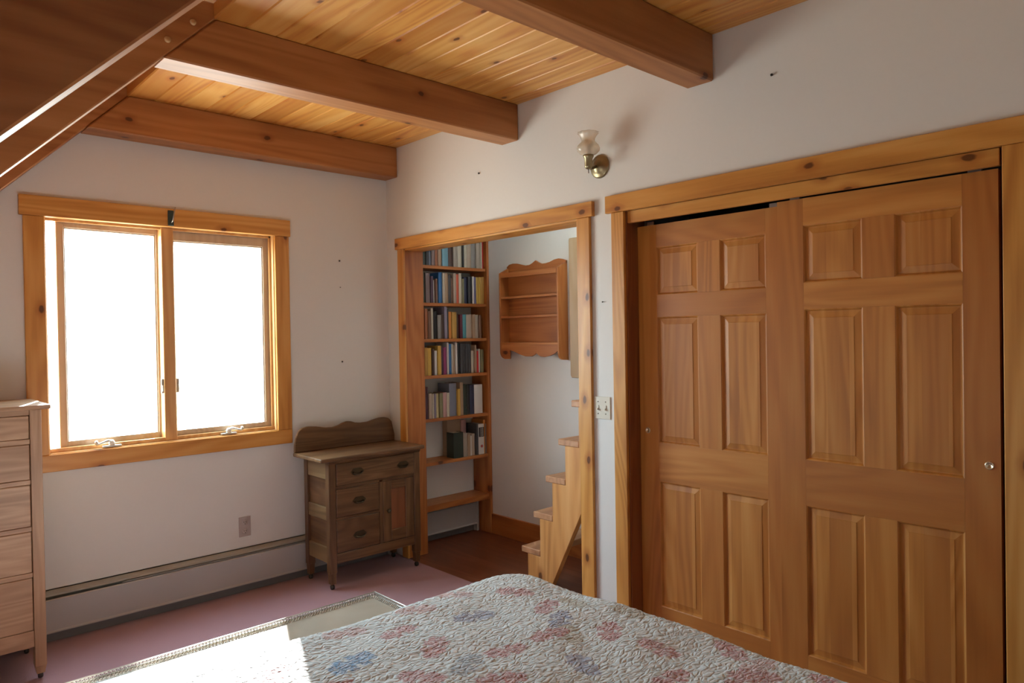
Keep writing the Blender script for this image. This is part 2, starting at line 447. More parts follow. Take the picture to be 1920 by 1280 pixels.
def paint(c):
    P = dict(green_black=(.02, .03, .02), charcoal=(.055, .055, .06), slate_blue=(.17, .18, .23), mauve=(.22, .15, .14), rust=(.35, .12, .05),
             tan=(.36, .24, .15), sky_blue=(.16, .33, .42), dark_brown=(.07, .035, .025), greige=(.36, .30, .24), ivory=(.52, .46, .36),
             black=(.015, .014, .016), beige=(.43, .33, .25), grey=(.25, .235, .22), red=(.55, .02, .02), plum=(.07, .03, .05), white=(.62, .58, .54),
             brown=(.20, .10, .06), blue=(.03, .14, .34), vermilion=(.62, .11, .05), olive=(.22, .20, .10), navy=(.025, .03, .07), violet=(.10, .08, .17),
             yellow=(.58, .36, .07), ochre=(.48, .27, .06), lavender=(.26, .23, .30), orange=(.62, .24, .05), maroon=(.12, .02, .035), teal=(.08, .27, .31),
             magenta=(.25, .04, .12), straw=(.50, .42, .22), rose=(.46, .26, .24))
    return plain('cover_' + c, P[c], .5)
PAGES = plain('book_pages', (.55, .47, .35), .9)
BOOKS = {
 0: [(0.217,0.242,2.177,'green_black'),(0.243,0.267,2.148,'charcoal'),(0.269,0.289,2.16,'slate_blue'),(0.289,0.318,2.15,'mauve'),(0.324,0.349,2.174,'rust'),(0.35,0.381,2.166,'tan'),(0.383,0.436,2.18,'sky_blue'),(0.439,0.484,2.193,'dark_brown'),(0.485,0.525,2.186,'greige'),(0.528,0.567,2.19,'ivory'),(0.568,0.581,2.171,'black'),(0.582,0.612,2.193,'ivory'),(0.615,0.656,2.196,'beige'),(0.659,0.7,2.2,'grey'),(0.701,0.741,2.19,'greige'),(0.743,0.7555,2.184,'ivory'),(0.756,0.774,2.2,'red')],
 1: [(0.216,0.24,1.926,'green_black'),(0.241,0.279,1.921,'mauve'),(0.281,0.304,1.901,'plum'),(0.305,0.318,1.874,'white'),(0.319,0.3345,1.884,'brown'),(0.335,0.346,1.847,'white'),(0.349,0.38,1.93,'blue'),(0.383,0.402,1.927,'ivory'),(0.403,0.433,1.93,'tan'),(0.435,0.4615,1.917,'charcoal'),(0.462,0.48,1.894,'brown'),(0.481,0.508,1.929,'beige'),(0.509,0.535,1.925,'vermilion'),(0.536,0.5635,1.934,'ivory'),(0.564,0.581,1.894,'olive'),(0.583,0.615,1.904,'navy'),(0.617,0.654,1.911,'black'),(0.655,0.67,1.914,'white'),(0.671,0.693,1.91,'violet'),(0.694,0.720,1.911,'yellow'),(0.7205,0.738,1.912,'yellow'),(0.7385,0.756,1.913,'ochre'),(0.7565,0.775,1.915,'ochre')],
 2: [(0.225,0.251,1.671,'rust'),(0.252,0.28,1.654,'brown'),(0.282,0.303,1.676,'ivory'),(0.304,0.335,1.654,'black'),(0.336,0.367,1.628,'grey'),(0.369,0.395,1.632,'dark_brown'),(0.399,0.423,1.688,'lavender'),(0.424,0.439,1.673,'charcoal'),(0.44,0.463,1.653,'orange'),(0.465,0.507,1.651,'ochre'),(0.51,0.535,1.636,'dark_brown'),(0.536,0.559,1.634,'maroon'),(0.563,0.598,1.634,'teal'),(0.601,0.651,1.634,'beige'),(0.654,0.68,1.634,'tan'),(0.681,0.714,1.632,'greige'),(0.715,0.735,1.63,'brown')],
 3: [(0.223,0.248,1.4,'ochre'),(0.249,0.283,1.397,'yellow'),(0.285,0.305,1.39,'dark_brown'),(0.308,0.331,1.376,'white'),(0.333,0.363,1.411,'yellow'),(0.364,0.384,1.406,'plum'),(0.386,0.414,1.398,'magenta'),(0.417,0.433,1.431,'white'),(0.434,0.455,1.422,'blue'),(0.457,0.476,1.421,'ivory'),(0.477,0.492,1.412,'tan'),(0.493,0.509,1.434,'white'),(0.512,0.531,1.425,'black'),(0.532,0.559,1.422,'charcoal'),(0.56,0.59,1.421,'charcoal'),(0.591,0.619,1.418,'charcoal'),(0.62,0.6445,1.416,'charcoal'),(0.645,0.668,1.367,'ivory'),(0.67,0.689,1.408,'tan'),(0.69,0.708,1.365,'red'),(0.709,0.726,1.379,'white'),(0.727,0.753,1.374,'olive')],
 4: [(0.212,0.242,1.125,'plum'),(0.244,0.272,1.078,'beige'),(0.273,0.287,1.073,'ivory'),(0.288,0.307,1.073,'lavender'),(0.309,0.339,1.073,'straw'),(0.34,0.3695,1.074,'olive'),(0.37,0.404,1.076,'rose'),(0.406,0.431,1.072,'ivory'),(0.436,0.502,1.136,'slate_blue'),(0.504,0.526,1.093,'yellow'),(0.529,0.558,1.138,'tan'),(0.559,0.598,1.122,'green_black'),(0.6,0.626,1.117,'black'),(0.627,0.668,1.115,'navy'),(0.669,0.749,1.113,'white')],
 5: [(0.46,0.549,0.778,'green_black'),(0.552,0.59,0.766,'greige'),(0.592,0.617,0.752,'tan'),(0.618,0.637,0.74,'white'),(0.639,0.669,0.752,'beige'),(0.673,0.69,0.823,'charcoal'),(0.691,0.7475,0.819,'white'),(0.749,0.7655,0.845,'orange'),(0.767,0.7755,0.816,'grey')],
}
ORD = ['first', 'second', 'third', 'fourth', 'fifth', 'sixth', 'seventh', 'eighth', 'ninth', 'tenth', 'eleventh', 'twelfth', 'thirteenth', 'fourteenth', 'fifteenth', 'sixteenth', 'seventeenth', 'eighteenth', 'nineteenth', 'twentieth', 'twenty-first', 'twenty-second', 'twenty-third']
ROWN = ['top', 'second', 'third', 'fourth', 'fifth', 'lowest filled']
def book(x0, x1, z0, z1, c, yf, depth, label, group, name='book'):
    bm = bmesh.new()
    n = 5
    w = x1 - x0
    bul = min(.006, w * .18)
    # cover: spine, two boards
    cov = []
    for k in range(n + 1):
        a = k / n
        cov.append((x0 + w * a, yf + bul - bul * math.sin(math.pi * a)))
    prof = cov + [(x1, yf + depth), (x1 - .002, yf + depth), (x1 - .002, yf + .006 + bul), (x0 + .002, yf + .006 + bul), (x0 + .002, yf + depth), (x0, yf + depth)]
    prism(bm, prof, 'z', z0, z1)
    nf = len(bm.faces)
    box(bm, x0 + .0022, x1 - .0022, yf + .0065 + bul, yf + depth - .004, z0 + .003, z1 - .004)
    bm.faces.ensure_lookup_table()
    for f in bm.faces[nf:]: f.material_index = 1
    o = obj(name, bm, [paint(c), PAGES], None, ((x0 + x1) / 2, yf + depth / 2, z0))
    return tag(o, label, 'book', group)
for r, lst in BOOKS.items():
    for i, (x0, x1, z1, c) in enumerate(lst):
        yf = -.118 + random.uniform(-.006, .012)
        z0 = SH[r] + .0002
        h = z1 - z0
        dep = min(.14, max(.10, h * .68))
        if r == 5 and i < 5: dep = .088
        cn = c.replace('_', ' ')
        wd = 'thick' if x1 - x0 > .04 else ('slim' if x1 - x0 < .02 else '')
        lab = f"{wd + ' ' if wd else ''}{cn} book, {ORD[i]} from the door casing on the {ROWN[r]} bookcase shelf"
        b = book(x0 + .0006, x1 - .0006, z0, z1, c, yf, dep, lab, f"books on the {ROWN[r]} shelf")
        if r == 5 and i == 6:   # pale spine with a black title block and a red dot
            ys = yf - .0012
            bm = bmesh.new(); box(bm, .696, .742, ys, ys + .006, .725, .795); obj('title_block', bm, plain('ink_black', (.03, .028, .03), .5), b)
            bm = bmesh.new()
            for q, xx in enumerate((.710, .726)):
                zz = .73
                while zz < .79:
                    hh = random.uniform(.003, .006)
                    box(bm, xx, xx + .007, ys - .0006, ys + .001, zz, zz + hh); zz += hh + .003
            obj('lettering', bm, plain('letter_white', (.6, .57, .53), .5), b)
            bm = bmesh.new(); lathe(bm, [(.011, 0), (.011, .004)], (.72, ys, .655), 'y', 16); obj('emblem', bm, plain('dot_red', (.5, .1, .09), .5), b)
for x0, x1, z1, c, lab in ((.482, .606, .858, 'tan', 'wide tan volume standing behind the dark green book on the lowest filled shelf'), (.611, .66, .85, 'rose', 'faded rose volume standing at the back of the lowest filled shelf')):
    b = book(x0, x1, SH[5] + .0002, z1, c, -.018, .062, lab, 'volumes at the back of the lowest filled shelf')

# baseboard heaters
def heater(x0, x1, yb, label, low=False):
    t = thing('baseboard_heater', ((x0 + x1) / 2, yb, 0), label, 'heater')
    bm = bmesh.new()
    prism(bm, [(yb - .0005, .25), (yb - .0005, .245), (yb - .040, .234), (yb - .044, .226), (yb - .041, .226), (yb - .038, .231), (yb - .003, .24), (yb - .003, .02), (yb - .0005, .02)], 'x', x0, x1)
    obj('back_panel', bm, HOOD, t)
    bm = bmesh.new()
    prism(bm, [(yb - .068, .212), (yb - .062, .217), (yb - .060, .214), (yb - .065, .209), (yb - .065, .068), (yb - .074, .058), (yb - .074, .053), (yb - .068, .056)], 'x', x0 + .02, x1 - .02)
    obj('front_cover', bm, HEAT, t)
    bm = bmesh.new(); prism(bm, [(yb - .056, .2215), (yb - .046, .2225), (yb - .046, .2195), (yb - .056, .2185)], 'x', x0 + (1.35 if x1 - x0 > 1.6 else .02), x1 - .02)
    obj('damper', bm, plain('damper_grey', (.28, .29, .30), .45), t)
    bx('shadow_strip', plain('shadow_grey', (.16, .16, .165), .6), t, x0 + .03, x1 - .03, yb - .040, yb - .006, .002, .066)  # grey box stands in for the shadow band below the front cover
    bm = bmesh.new(); tube(bm, [(x0 + .03, yb - .035, .11), (x1 - .03, yb - .035, .11)], .012)
    x = x0 + .05
    box(bm, x0 + .03, x1 - .03, yb - .062, yb - .006, .07, .195)
    obj('fin_element', bm, DARKM, t)
    for xx in (x0, x1 - .022):
        bm = bmesh.new(); prism(bm, [(yb - .0005, .252), (yb - .045, .238), (yb - .072, .22), (yb - .072, .0), (yb - .0005, .0)], 'x', xx, xx + .022, bev=.002)
        obj('end_cap', bm, HEAT, t)
    return t
heater(-3.05, -.035, 0, 'long grey baseboard heater under the window')
heater(.18, .765, .05, 'grey baseboard heater below the bookcase')

# small wall cabinet with scrolled crest
wc = thing('wall_shelf', (.80, -.645, 1.3), 'small reddish pine wall shelf with scrolled top and two inner shelves', 'wall shelf')
XF = .705
CW = shelfwood('z'); CWy = shelfwood('y')
def cab_side(y0, y1):
    bm = bmesh.new()
    pts = [(.799, 1.965), (XF, 1.92), (XF, 1.385)]
    for k in range(0, 7):
        a = k / 6 * math.pi / 2
        pts.append((XF + .045 * (1 - math.cos(a)), 1.36 - .052 * math.sin(a)))
    pts += [(.799, 1.306)]
    prism(bm, pts, 'y', y0, y1, bev=.0015)
    obj('side', bm, CW, wc)
cab_side(-.94, -.925); cab_side(-.372, -.357)
bx('back', shelfwood('y'), wc, .786, .799, -.925, -.372, 1.40, 1.95)
bx('top_board', CWy, wc, XF + .002, .786, -.925, -.372, 1.905, 1.92, bev=.001)
bx('front_rail', CWy, wc, XF, XF + .012, -.925, -.372, 1.885, 1.92, bev=.001)
bx('shelf', CWy, wc, XF + .004, .786, -.925, -.372, 1.735, 1.75, bev=.001)
bx('shelf', CWy, wc, XF + .004, .786, -.925, -.372, 1.597, 1.612, bev=.001)
bx('shelf', CWy, wc, XF + .002, .786, -.925, -.372, 1.41, 1.425, bev=.001)
bm = bmesh.new()
prism(bm, [(-.925, 1.41), (-.925, 1.368), (-.90, 1.352), (-.85, 1.334), (-.80, 1.327), (-.765, 1.330), (-.74, 1.342), (-.725, 1.353), (-.71, 1.342), (-.68, 1.329), (-.62, 1.329), (-.56, 1.342), (-.50, 1.362), (-.457, 1.37), (-.455, 1.308), (-.40, 1.308), (-.38, 1.33), (-.372, 1.36), (-.372, 1.41)][::-1], 'x', XF + .001, XF + .014, bev=.001)
obj('apron', bm, CWy, wc)
bm = bmesh.new()
prism(bm, [(-.94, 1.95), (-.94, 1.97), (-.905, 1.982), (-.87, 1.988), (-.83, 1.984), (-.79, 1.972), (-.75, 1.966), (-.71, 1.966), (-.68, 1.978), (-.65, 1.994), (-.62, 1.978), (-.59, 1.967), (-.55, 1.966), (-.51, 1.975), (-.46, 1.987), (-.42, 1.99), (-.38, 1.985), (-.357, 1.97), (-.357, 1.95)][::-1], 'x', .785, .799, bev=.001)
obj('crest', bm, CWy, wc)

# board hanging beyond the wall shelf
bm = bmesh.new()
pts = [(-1.02, 2.03), (-.992, 2.03), (-.978, 2.015), (-.978, 1.21), (-.99, 1.192), (-1.06, 1.19), (-1.06, 2.03)]
prism(bm, [(-1.10, 2.11), (-.984, 2.11), (-.979, 2.1), (-.979, 1.205), (-.99, 1.19), (-1.10, 1.19)], 'x', .77, .799, bev=.003)
tag(obj('wall_board', bm, wood('grey_board', (.36, .23, .12), (.46, .32, .18), (.52, .38, .24), 'z', rough=.5, var=.1), None, (.785, -1.04, 1.19)), 'plain upright pine board on the alcove wall behind the door casing', 'board')

# steep stairs
stairs = thing('stair_ladder', (.48, -1.4, 0), 'steep open pine stair climbing through the alcove', 'stairs')
XS0, XS1 = .20, .72
NT = 6
nose = lambda k: (-1.086 - .1046 * (k - 1), .2225 * k)
def stringer(x0, x1):
    bm = bmesh.new()
    pts = []
    for k in range(1, NT + 1):
        ny, nz = nose(k)
        yb0 = ny - .053
        pts.append((yb0, (0 if k == 1 else nose(k - 1)[1] - .036)) if k > 1 else (yb0, -.0035))
        pts.append((yb0, nz - .036))
    ny, nz = nose(NT)
    pts.append((ny - .18, nz - .036))
    # lower slanting edge
    pts.append((-1.348 - .1046 / .2225 * (nz - .036 - .08) - .0, nz - .15))
    pts.append((-1.311, -.0035))
    prism(bm, pts, 'x', x0, x1, bev=.0015)
    obj('stringer', bm, stairwood('z'), stairs)
stringer(XS0, XS0 + .038); stringer(XS1 - .038, XS1)
for k in range(1, NT + 1):
    ny, nz = nose(k)
    bx('tread', wood('tread_pine', (.36, .17, .08), (.50, .26, .13), (.58, .33, .18), 'x', rough=.5, var=.2), stairs, XS0 - .001, XS1, ny - .157, ny, nz - .0355, nz, bev=.004)

# ------------------------------------------------------------------ closet
cl = thing('trim_2', (0, -2.824, 0), 'honey pine casing round the sliding closet doors', 'door casing', kind='structure')
bx('head_casing', trimwood('y', .2), cl, -.024, -.0005, -3.70, -1.952, 2.06, 2.143, bev=.002)
bx('side_casing', trimwood('z', .35), cl, -.019, -.0005, -2.061, -1.984, 0, 2.06, bev=.003)
bx('side_casing', trimwood('z', .3), cl, -.019, -.0005, -3.69, -3.583, 0, 2.06, bev=.003)
JW = wood('closet_jamb', (.20, .055, .016), (.27, .085, .024), (.33, .115, .034), 'z', rough=.4, var=.1)
bx('jamb', JW, cl, -.001, .14, -2.066, D0, 0, 2.06, bev=.0015)
bx('jamb', JW, cl, -.001, .14, D1, -3.580, 0, 2.06, bev=.0015)
bx('head_jamb', JW, cl, -.001, .14, -3.58, -2.066, 2.062, 2.077)
bx('fascia', trimwood('y', .1), cl, .004, .022, -3.572, -2.067, 2.003, 2.060, bev=.0015)
bx('track', DARKM, cl, .035, .125, -3.579, -2.067, 2.025, 2.0615)
st(bxs('wall_closet_inside', plain('closet_dark', (.12, .11, .1), .8), None, [(.62, .66, -3.75, -2.0, -.06, 2.75), (.14, .66, -3.79, -3.75, -.06, 2.75), (.14, .62, -3.75, -2.0, 2.7, 2.75)]), 'dim inside of the closet', 'wall')
st(bxs('floor', WFLOOR, None, [(-.012, .66, -3.79, -2.0, -.06, -.004)]), 'floor inside the closet', 'floor')

def six_panel_door(name, y_hi, xf, ztop, label, pull_y):
    """Stile and rail door with six raised panels; front face at xf, hinge-side edge at y_hi, width .762."""
    d = thing(name, (xf, y_hi - .381, .012), label, 'closet door', kind='structure')
    T = .034
    z0 = .014
    dz = ztop - 2.0
    ya, yb = y_hi, y_hi - .762
    s1, m0, m1, s2 = y_hi - .106, y_hi - .330, y_hi - .442, y_hi - .657
    Z = [(.19, .787), (.968, 1.564), (1.668, 1.894)]
    Z = [(a + dz, b + dz) for a, b in Z]
    def piece(nm, mat, y0, y1, za, zb, sides):
        bm = bmesh.new()
        box(bm, xf, xf + T, y0, y1, za, zb)
        o = obj(nm, bm, mat, d)
        return o
    zt = ztop
    piece('stile', doorwood('z'), s1, ya, z0, zt, 0)
    piece('stile', doorwood('z'), yb, s2, z0, zt, 0)
    rails = [(z0, Z[0][0]), (Z[0][1], Z[1][0]), (Z[1][1], Z[2][0]), (Z[2][1], zt)]
    for za, zb in rails: piece('rail', doorwood('y'), s2 + .0004, s1 - .0004, za, zb, 0)
    for za, zb in Z: piece('mullion', doorwood('z'), m1, m0, za + .0004, zb - .0004, 0)
    # panels with moulded edge and raised field
    for za, zb in Z:
        for y0, y1 in ((m0, s1), (s2, m1)):
            bm = bmesh.new()
            def ring(dy, x):
                return [bm.verts.new((x, yy, zz)) for yy, zz in ((y0 + dy, za + dy), (y1 - dy, za + dy), (y1 - dy, zb - dy), (y0 + dy, zb - dy))]
            L = [ring(0, xf + .001), ring(.004, xf + .003), ring(.009, xf + .0115), ring(.013, xf + .0115), ring(.034, xf + .0072), ring(.0355, xf + .0055)]
            fs = []
            for a, b in zip(L, L[1:]):
                for k in range(4): fs.append(bm.faces.new((a[k], a[(k + 1) % 4], b[(k + 1) % 4], b[k])))
            fs.append(bm.faces.new(L[-1]))
            bk_ = [bm.verts.new((xf + .028, v.co.y, v.co.z)) for v in L[0]]
            for k in range(4): fs.append(bm.faces.new((L[0][k], L[0][(k + 1) % 4], bk_[(k + 1) % 4], bk_[k])))
            fs.append(bm.faces.new(bk_))
            bmesh.ops.recalc_face_normals(bm, faces=fs)
            obj('panel', bm, panelwood(), d)
    bm = bmesh.new()
    lathe(bm, [(.0, -.0005), (.008, -.0005), (.0098, -.0035), (.0128, -.0035), (.0142, -.001), (.0142, .004)], (xf, pull_y, 1.022 + dz), 'x', 20)
    obj('finger_pull', bm, plain('pull_metal', (.75, .68, .5), .28, 1.0), d)
    for yy in (ya - .07, yb + .07):
        bxs('hanger', STEEL, d, [(xf + .008, xf + .026, yy - .02, yy + .02, zt, zt + .018)])
    return d
six_panel_door('door_1', -2.798, .040, 2.0, 'nearer six panel pine sliding closet door with a round pull by its outer edge', -3.528)
six_panel_door('door_2', -2.068, .080, 1.990, 'rear six panel pine sliding closet door partly hidden behind the other door', -2.113)

# ------------------------------------------------------------------ wall fittings
sc = thing('wall_sconce', (0, -1.908, 2.30), 'brass wall sconce with a clear fluted glass shade', 'lamp')
bm = bmesh.new(); lathe(bm, [(.058, -.0005), (.058, -.006), (.052, -.012), (.044, -.014), (.034, -.022), (.02, -.032), (.0, -.036)], (0, -1.908, 2.300), 'x', 28)
obj('backplate', bm, BRASS, sc)
bm = bmesh.new(); tube(bm, [(-.03, -1.908, 2.298), (-.055, -1.909, 2.287), (-.08, -1.914, 2.279), (-.1, -1.919, 2.284)], .008)
obj('arm', bm, BRASS, sc)
bm = bmesh.new(); lathe(bm, [(.0, 0), (.010, 0), (.017, .006), (.019, .014), (.020, .05), (.024, .056), (.026, .060), (.026, .066), (.0, .066)], (-.1, -1.919, 2.272), 'z', 20)
obj('socket', bm, BRASS, sc)
bm = bmesh.new(); tube(bm, [(-.1, -1.919, 2.274), (-.1, -1.919, 2.252)], .002, 6); obj('switch_chain', bm, DARKM, sc)
bm = bmesh.new()
prof = [(.026, .0), (.042, .008), (.055, .022), (.057, .034), (.05, .048), (.037, .06), (.032, .068), (.034, .08), (.042, .095), (.052, .108)]
inner = [(r - .0022, h) for r, h in prof][::-1]
seg = 40
flute = lambda a, h: 1 + (.05 * math.sin(10 * a) * max(0, (h - .075) / .033) if h > .075 else .012 * math.sin(20 * a))
rings = []
for r, h in prof + inner:
    rings.append([bm.verts.new((-.1 + r * flute(2 * math.pi * k / seg, h) * math.cos(2 * math.pi * k / seg), -1.919 + r * flute(2 * math.pi * k / seg, h) * math.sin(2 * math.pi * k / seg), 2.338 + h)) for k in range(seg)])
fs = []
for a, b in zip(rings, rings[1:] + rings[:1]):
    for k in range(seg): fs.append(bm.faces.new((a[k], a[(k + 1) % seg], b[(k + 1) % seg], b[k])))
bmesh.ops.recalc_face_normals(bm, faces=fs)
for f in fs: f.smooth = True
obj('glass_shade', bm, SHADEGLASS, sc)
bm = bmesh.new(); lathe(bm, [(.0, 0), (.012, 0), (.013, .015), (.024, .04), (.026, .055), (.018, .072), (.0, .08)], (-.1, -1.919, 2.338), 'z', 18)
obj('bulb', bm, plain('bulb_white', (.8, .78, .72), .2), sc)

sw = thing('light_switch', (0, -1.897, 1.06), 'ivory double light switch plate between the two door casings', 'light switch')
bx('cover_plate', IVORY, sw, -.0055, -.0004, -1.952, -1.847, 1.058, 1.168, bev=.002, seg=2)
for y in (-1.875, -1.923):
    bm = bmesh.new(); box(bm, -.008, -.005, y - .005, y + .005, 1.100, 1.126); prism(bm, [(-.006, 1.115), (-.016, 1.107), (-.017, 1.102), (-.006, 1.104)], 'y', y - .0035, y + .0035)
    obj('toggle', bm, IVORY, sw)
for y in (-1.875, -1.923):
    for z in (1.084, 1.143):
        bm = bmesh.new(); lathe(bm, [(.0035, 0), (.003, -.0012), (0, -.0014)], (-.0055, y, z), 'x', 10); obj('screw', bm, plain('screw_grey', (.25, .22, .18), .4, .6), sw)
ou = thing('wall_outlet', (-1.028, 0, .315), 'pinkish beige wall socket above the heater', 'outlet')
OUT = plain('outlet_beige', (.45, .385, .36), .45)
bx('cover_plate', OUT, ou, -1.063, -.992, -.0055, -.0004, .314, .431, bev=.002, seg=2)
for z in (.346, .398):
    bm = bmesh.new(); lathe(bm, [(.0165, -.0005), (.0165, -.008), (.015, -.009), (0, -.009)], (-1.028, 0, z), 'y', 18); f_ = obj('receptacle', bm, OUT, ou)
    bm = bmesh.new()
    for xx in (-1.034, -1.0222): box(bm, xx - .0012, xx + .0012, -.0095, -.0085, z - .002, z + .007)
    lathe(bm, [(.0025, -.0092), (0, -.0095)], (-1.028, 0, z - .008), 'y', 8)
    obj('slot', bm, DARKM, f_)
for i, (p, ax, s, w) in enumerate([((-.370, 0, 1.98), 'y', .006, 'highest of the three on the wall beside the window'), ((-.367, 0, 1.808), 'y', .003, 'small, below the highest one beside the window'),
                       ((-.363, 0, 1.323), 'y', .006, 'lowest of the three on the wall beside the window'), ((0, -.992, 2.427), 'x', .006, 'between alcove casing and ceiling beam'),
                       ((0, -2.806, 2.501), 'x', .006, 'high above the closet doors'), ((0, -1.914, 1.635), 'x', .0035, 'in the narrow strip between the two casings')]):
    bm = bmesh.new(); lathe(bm, [(s * .5, -.0004), (s * .5, -.006), (s, -.0065), (s * .8, -.009), (0, -.0095)], p, ax, 12)
    tag(obj('wall_nail', bm, plain('nail_dark', (.05, .045, .04), .5, .3), None, p), 'dark nail head ' + w, 'nail', 'nails left in the walls')

# ------------------------------------------------------------------ washstand
ws = thing('washstand', (-.38, -.245, 0), 'dark oak washstand with scrolled splashback, drawers and cupboard door', 'washstand')
YF, YK = -.402, -.092
X0, X1 = -.690, -.045
bx('top', ashoak('x'), ws, -.755, -.026, -.437, -.080, .760, .783, bev=.006, seg=2)
bm = bmesh.new()
prism(bm, [(-.752, .783), (-.750, .83), (-.742, .875), (-.725, .91), (-.70, .93), (-.66, .936), (-.60, .930), (-.54, .918), (-.49, .916), (-.45, .924), (-.42, .936), (-.39, .943), (-.36, .94), (-.33, .930), (-.29, .925), (-.24, .926), (-.20, .935), (-.15, .944), (-.11, .945), (-.075, .935), (-.052, .912), (-.042, .87), (-.032, .83), (-.03, .783)], 'y', -.100, -.082, bev=.004)
obj('splashback', bm, ashoak('x'), ws)
bm = bmesh.new(); prism(bm, [(YF - .012, .758), (YF - .012, .75), (YF + .004, .735), (YF + .004, .758)], 'x', X0 + .0, X1)
obj('moulding', bm, ashoak('x'), ws)
for x0, x1 in ((X0, X0 + .045), (X1 - .045, X1)):
    for y0, y1 in ((YF, YF + .042), (YK - .042, YK)):
        bm = bmesh.new(); box(bm, x0, x1, y0, y1, .098, .759, bev=.002)
        cx, cy = (x0 + x1) / 2, (y0 + y1) / 2
        # tapering foot below
        bmesh.ops.create_cone(bm, cap_ends=True, segments=4, radius1=.022, radius2=.0255, depth=.064, matrix=Matrix.Translation((cx, cy, .0665)) @ Matrix.Rotation(math.pi / 4, 4, 'Z'))
        lg = obj('leg', bm, ashoak('z'), ws)
        bm = bmesh.new(); lathe(bm, [(.013, -.009), (.015, -.004), (.015, .004), (.013, .009)], (cx, cy, .0155), 'x', 14); tube(bm, [(cx, cy, .02), (cx, cy, .045)], .008, 8)
        obj('caster', bm, plain('caster_iron', (.06, .055, .05), .5, .5), lg)
for x in (X0 + .006, X1 - .024):
    bx('side_panel', ashoak('y'), ws, x + (.010 if x < -.4 else -.004), x + (.018 if x < -.4 else .004), YF + .043, YK - .043, .19, .74)
    for za, zb in ((.648, .745), (.405, .482), (.155, .246)):
        bx('side_rail', wood('washstand_rail', (.13, .078, .032), (.20, .125, .055), (.27, .175, .085), 'y', rough=.36, var=.1), ws, x - .002, x + .018, YF + .043, YK - .043, za, zb, bev=.002)
bx('bottom_rail', ashoak('x'), ws, X0 + .046, X1 - .046, YF + .002, YF + .022, .150, .207, bev=.002)
bx('bottom_board', ashoak('x'), ws, X0 + .03, X1 - .03, YF + .03, YK - .005, .175, .19)
bx('back_panel', ashoak('x'), ws, X0 + .046, X1 - .046, YK - .012, YK - .004, .16, .75)
XM = -.335
bx('divider', ashoak('z'), ws, XM - .012, XM + .012, YF + .003, YF + .3, .207, .6)
bx('rail', ashoak('x'), ws, X0 + .046, X1 - .046, YF + .003, YF + .3, .588, .606)
bx('rail', ashoak('x'), ws, X0 + .046, XM - .012, YF + .003, YF + .3, .405, .418)
bx('rail', ashoak('x'), ws, X0 + .046, X1 - .046, YF + .003, YF + .3, .742, .758)
def drawer(par, x0, x1, z0, z1, yf, pulls, mat, dep=.28):
    bm = bmesh.new(); box(bm, x0, x1, yf, yf + .02, z0, z1, bev=.003)
    box(bm, x0 + .01, x1 - .01, yf + .02, yf + dep, z0 + .012, z1 - .02)
    d = obj('drawer', bm, mat, par)
    for px, pz in pulls:
        bm = bmesh.new()
        # oval stamped plate with a hanging cup
        for r0, y0_, y1_ in ((1.0, -.0005, -.003),):
            pts = []
            for k in range(24):
                a = 2 * math.pi * k / 24
                pts.append((px + .044 * math.cos(a) * (1 + .06 * math.cos(6 * a)), pz + .022 * math.sin(a) * (1 + .08 * math.cos(6 * a))))
            prism(bm, pts, 'y', yf + y0_, yf + y1_, bev=.0008)
        seg_ = []
        for k in range(9):
            a = math.pi * k / 8
            seg_.append((px - .03 * math.cos(a), yf - .004 - .014 * math.sin(a), pz - .002 - .012 * math.sin(a)))
        tube(bm, seg_, .004, 8)
        obj('pull', bm, OLDBRASS, d)
    return d
drawer(ws, X0 + .048, X1 - .048, .608, .740, YF - .006, [(-.503, .678), (-.176, .674)], ashoak('x'))
drawer(ws, X0 + .048, XM - .014, .420, .586, YF + .001, [(-.490, .503)], ashoak('x'))
drawer(ws, X0 + .048, XM - .014, .210, .403, YF + .001, [(-.490, .296)], ashoak('x'))
dr = bx('door', ashoak('z'), ws, XM + .014, XM + .072, YF + .001, YF + .02, .210, .586, bev=.002)
bx('stile', ashoak('z'), dr, X1 - .110, X1 - .048, YF + .001, YF + .02, .210, .586, bev=.002)
bx('rail', ashoak('x'), dr, XM + .0725, X1 - .1105, YF + .001, YF + .02, .534, .586, bev=.002)
bx('rail', ashoak('x'), dr, XM + .0725, X1 - .1105, YF + .001, YF + .02, .210, .278, bev=.002)
bx('panel', wood('washstand_panel', (.15, .05, .02), (.22, .08, .034), (.28, .11, .05), 'z', rough=.34, var=.1), dr, XM + .0725, X1 - .1105, YF + .009, YF + .016, .278, .534)
bm = bmesh.new(); lathe(bm, [(.005, 0), (.005, -.010), (.011, -.014), (.013, -.020), (.009, -.026), (0, -.028)], (XM + .044, YF + .001, .404), 'y', 16)
obj('knob', bm, OLDBRASS, dr)

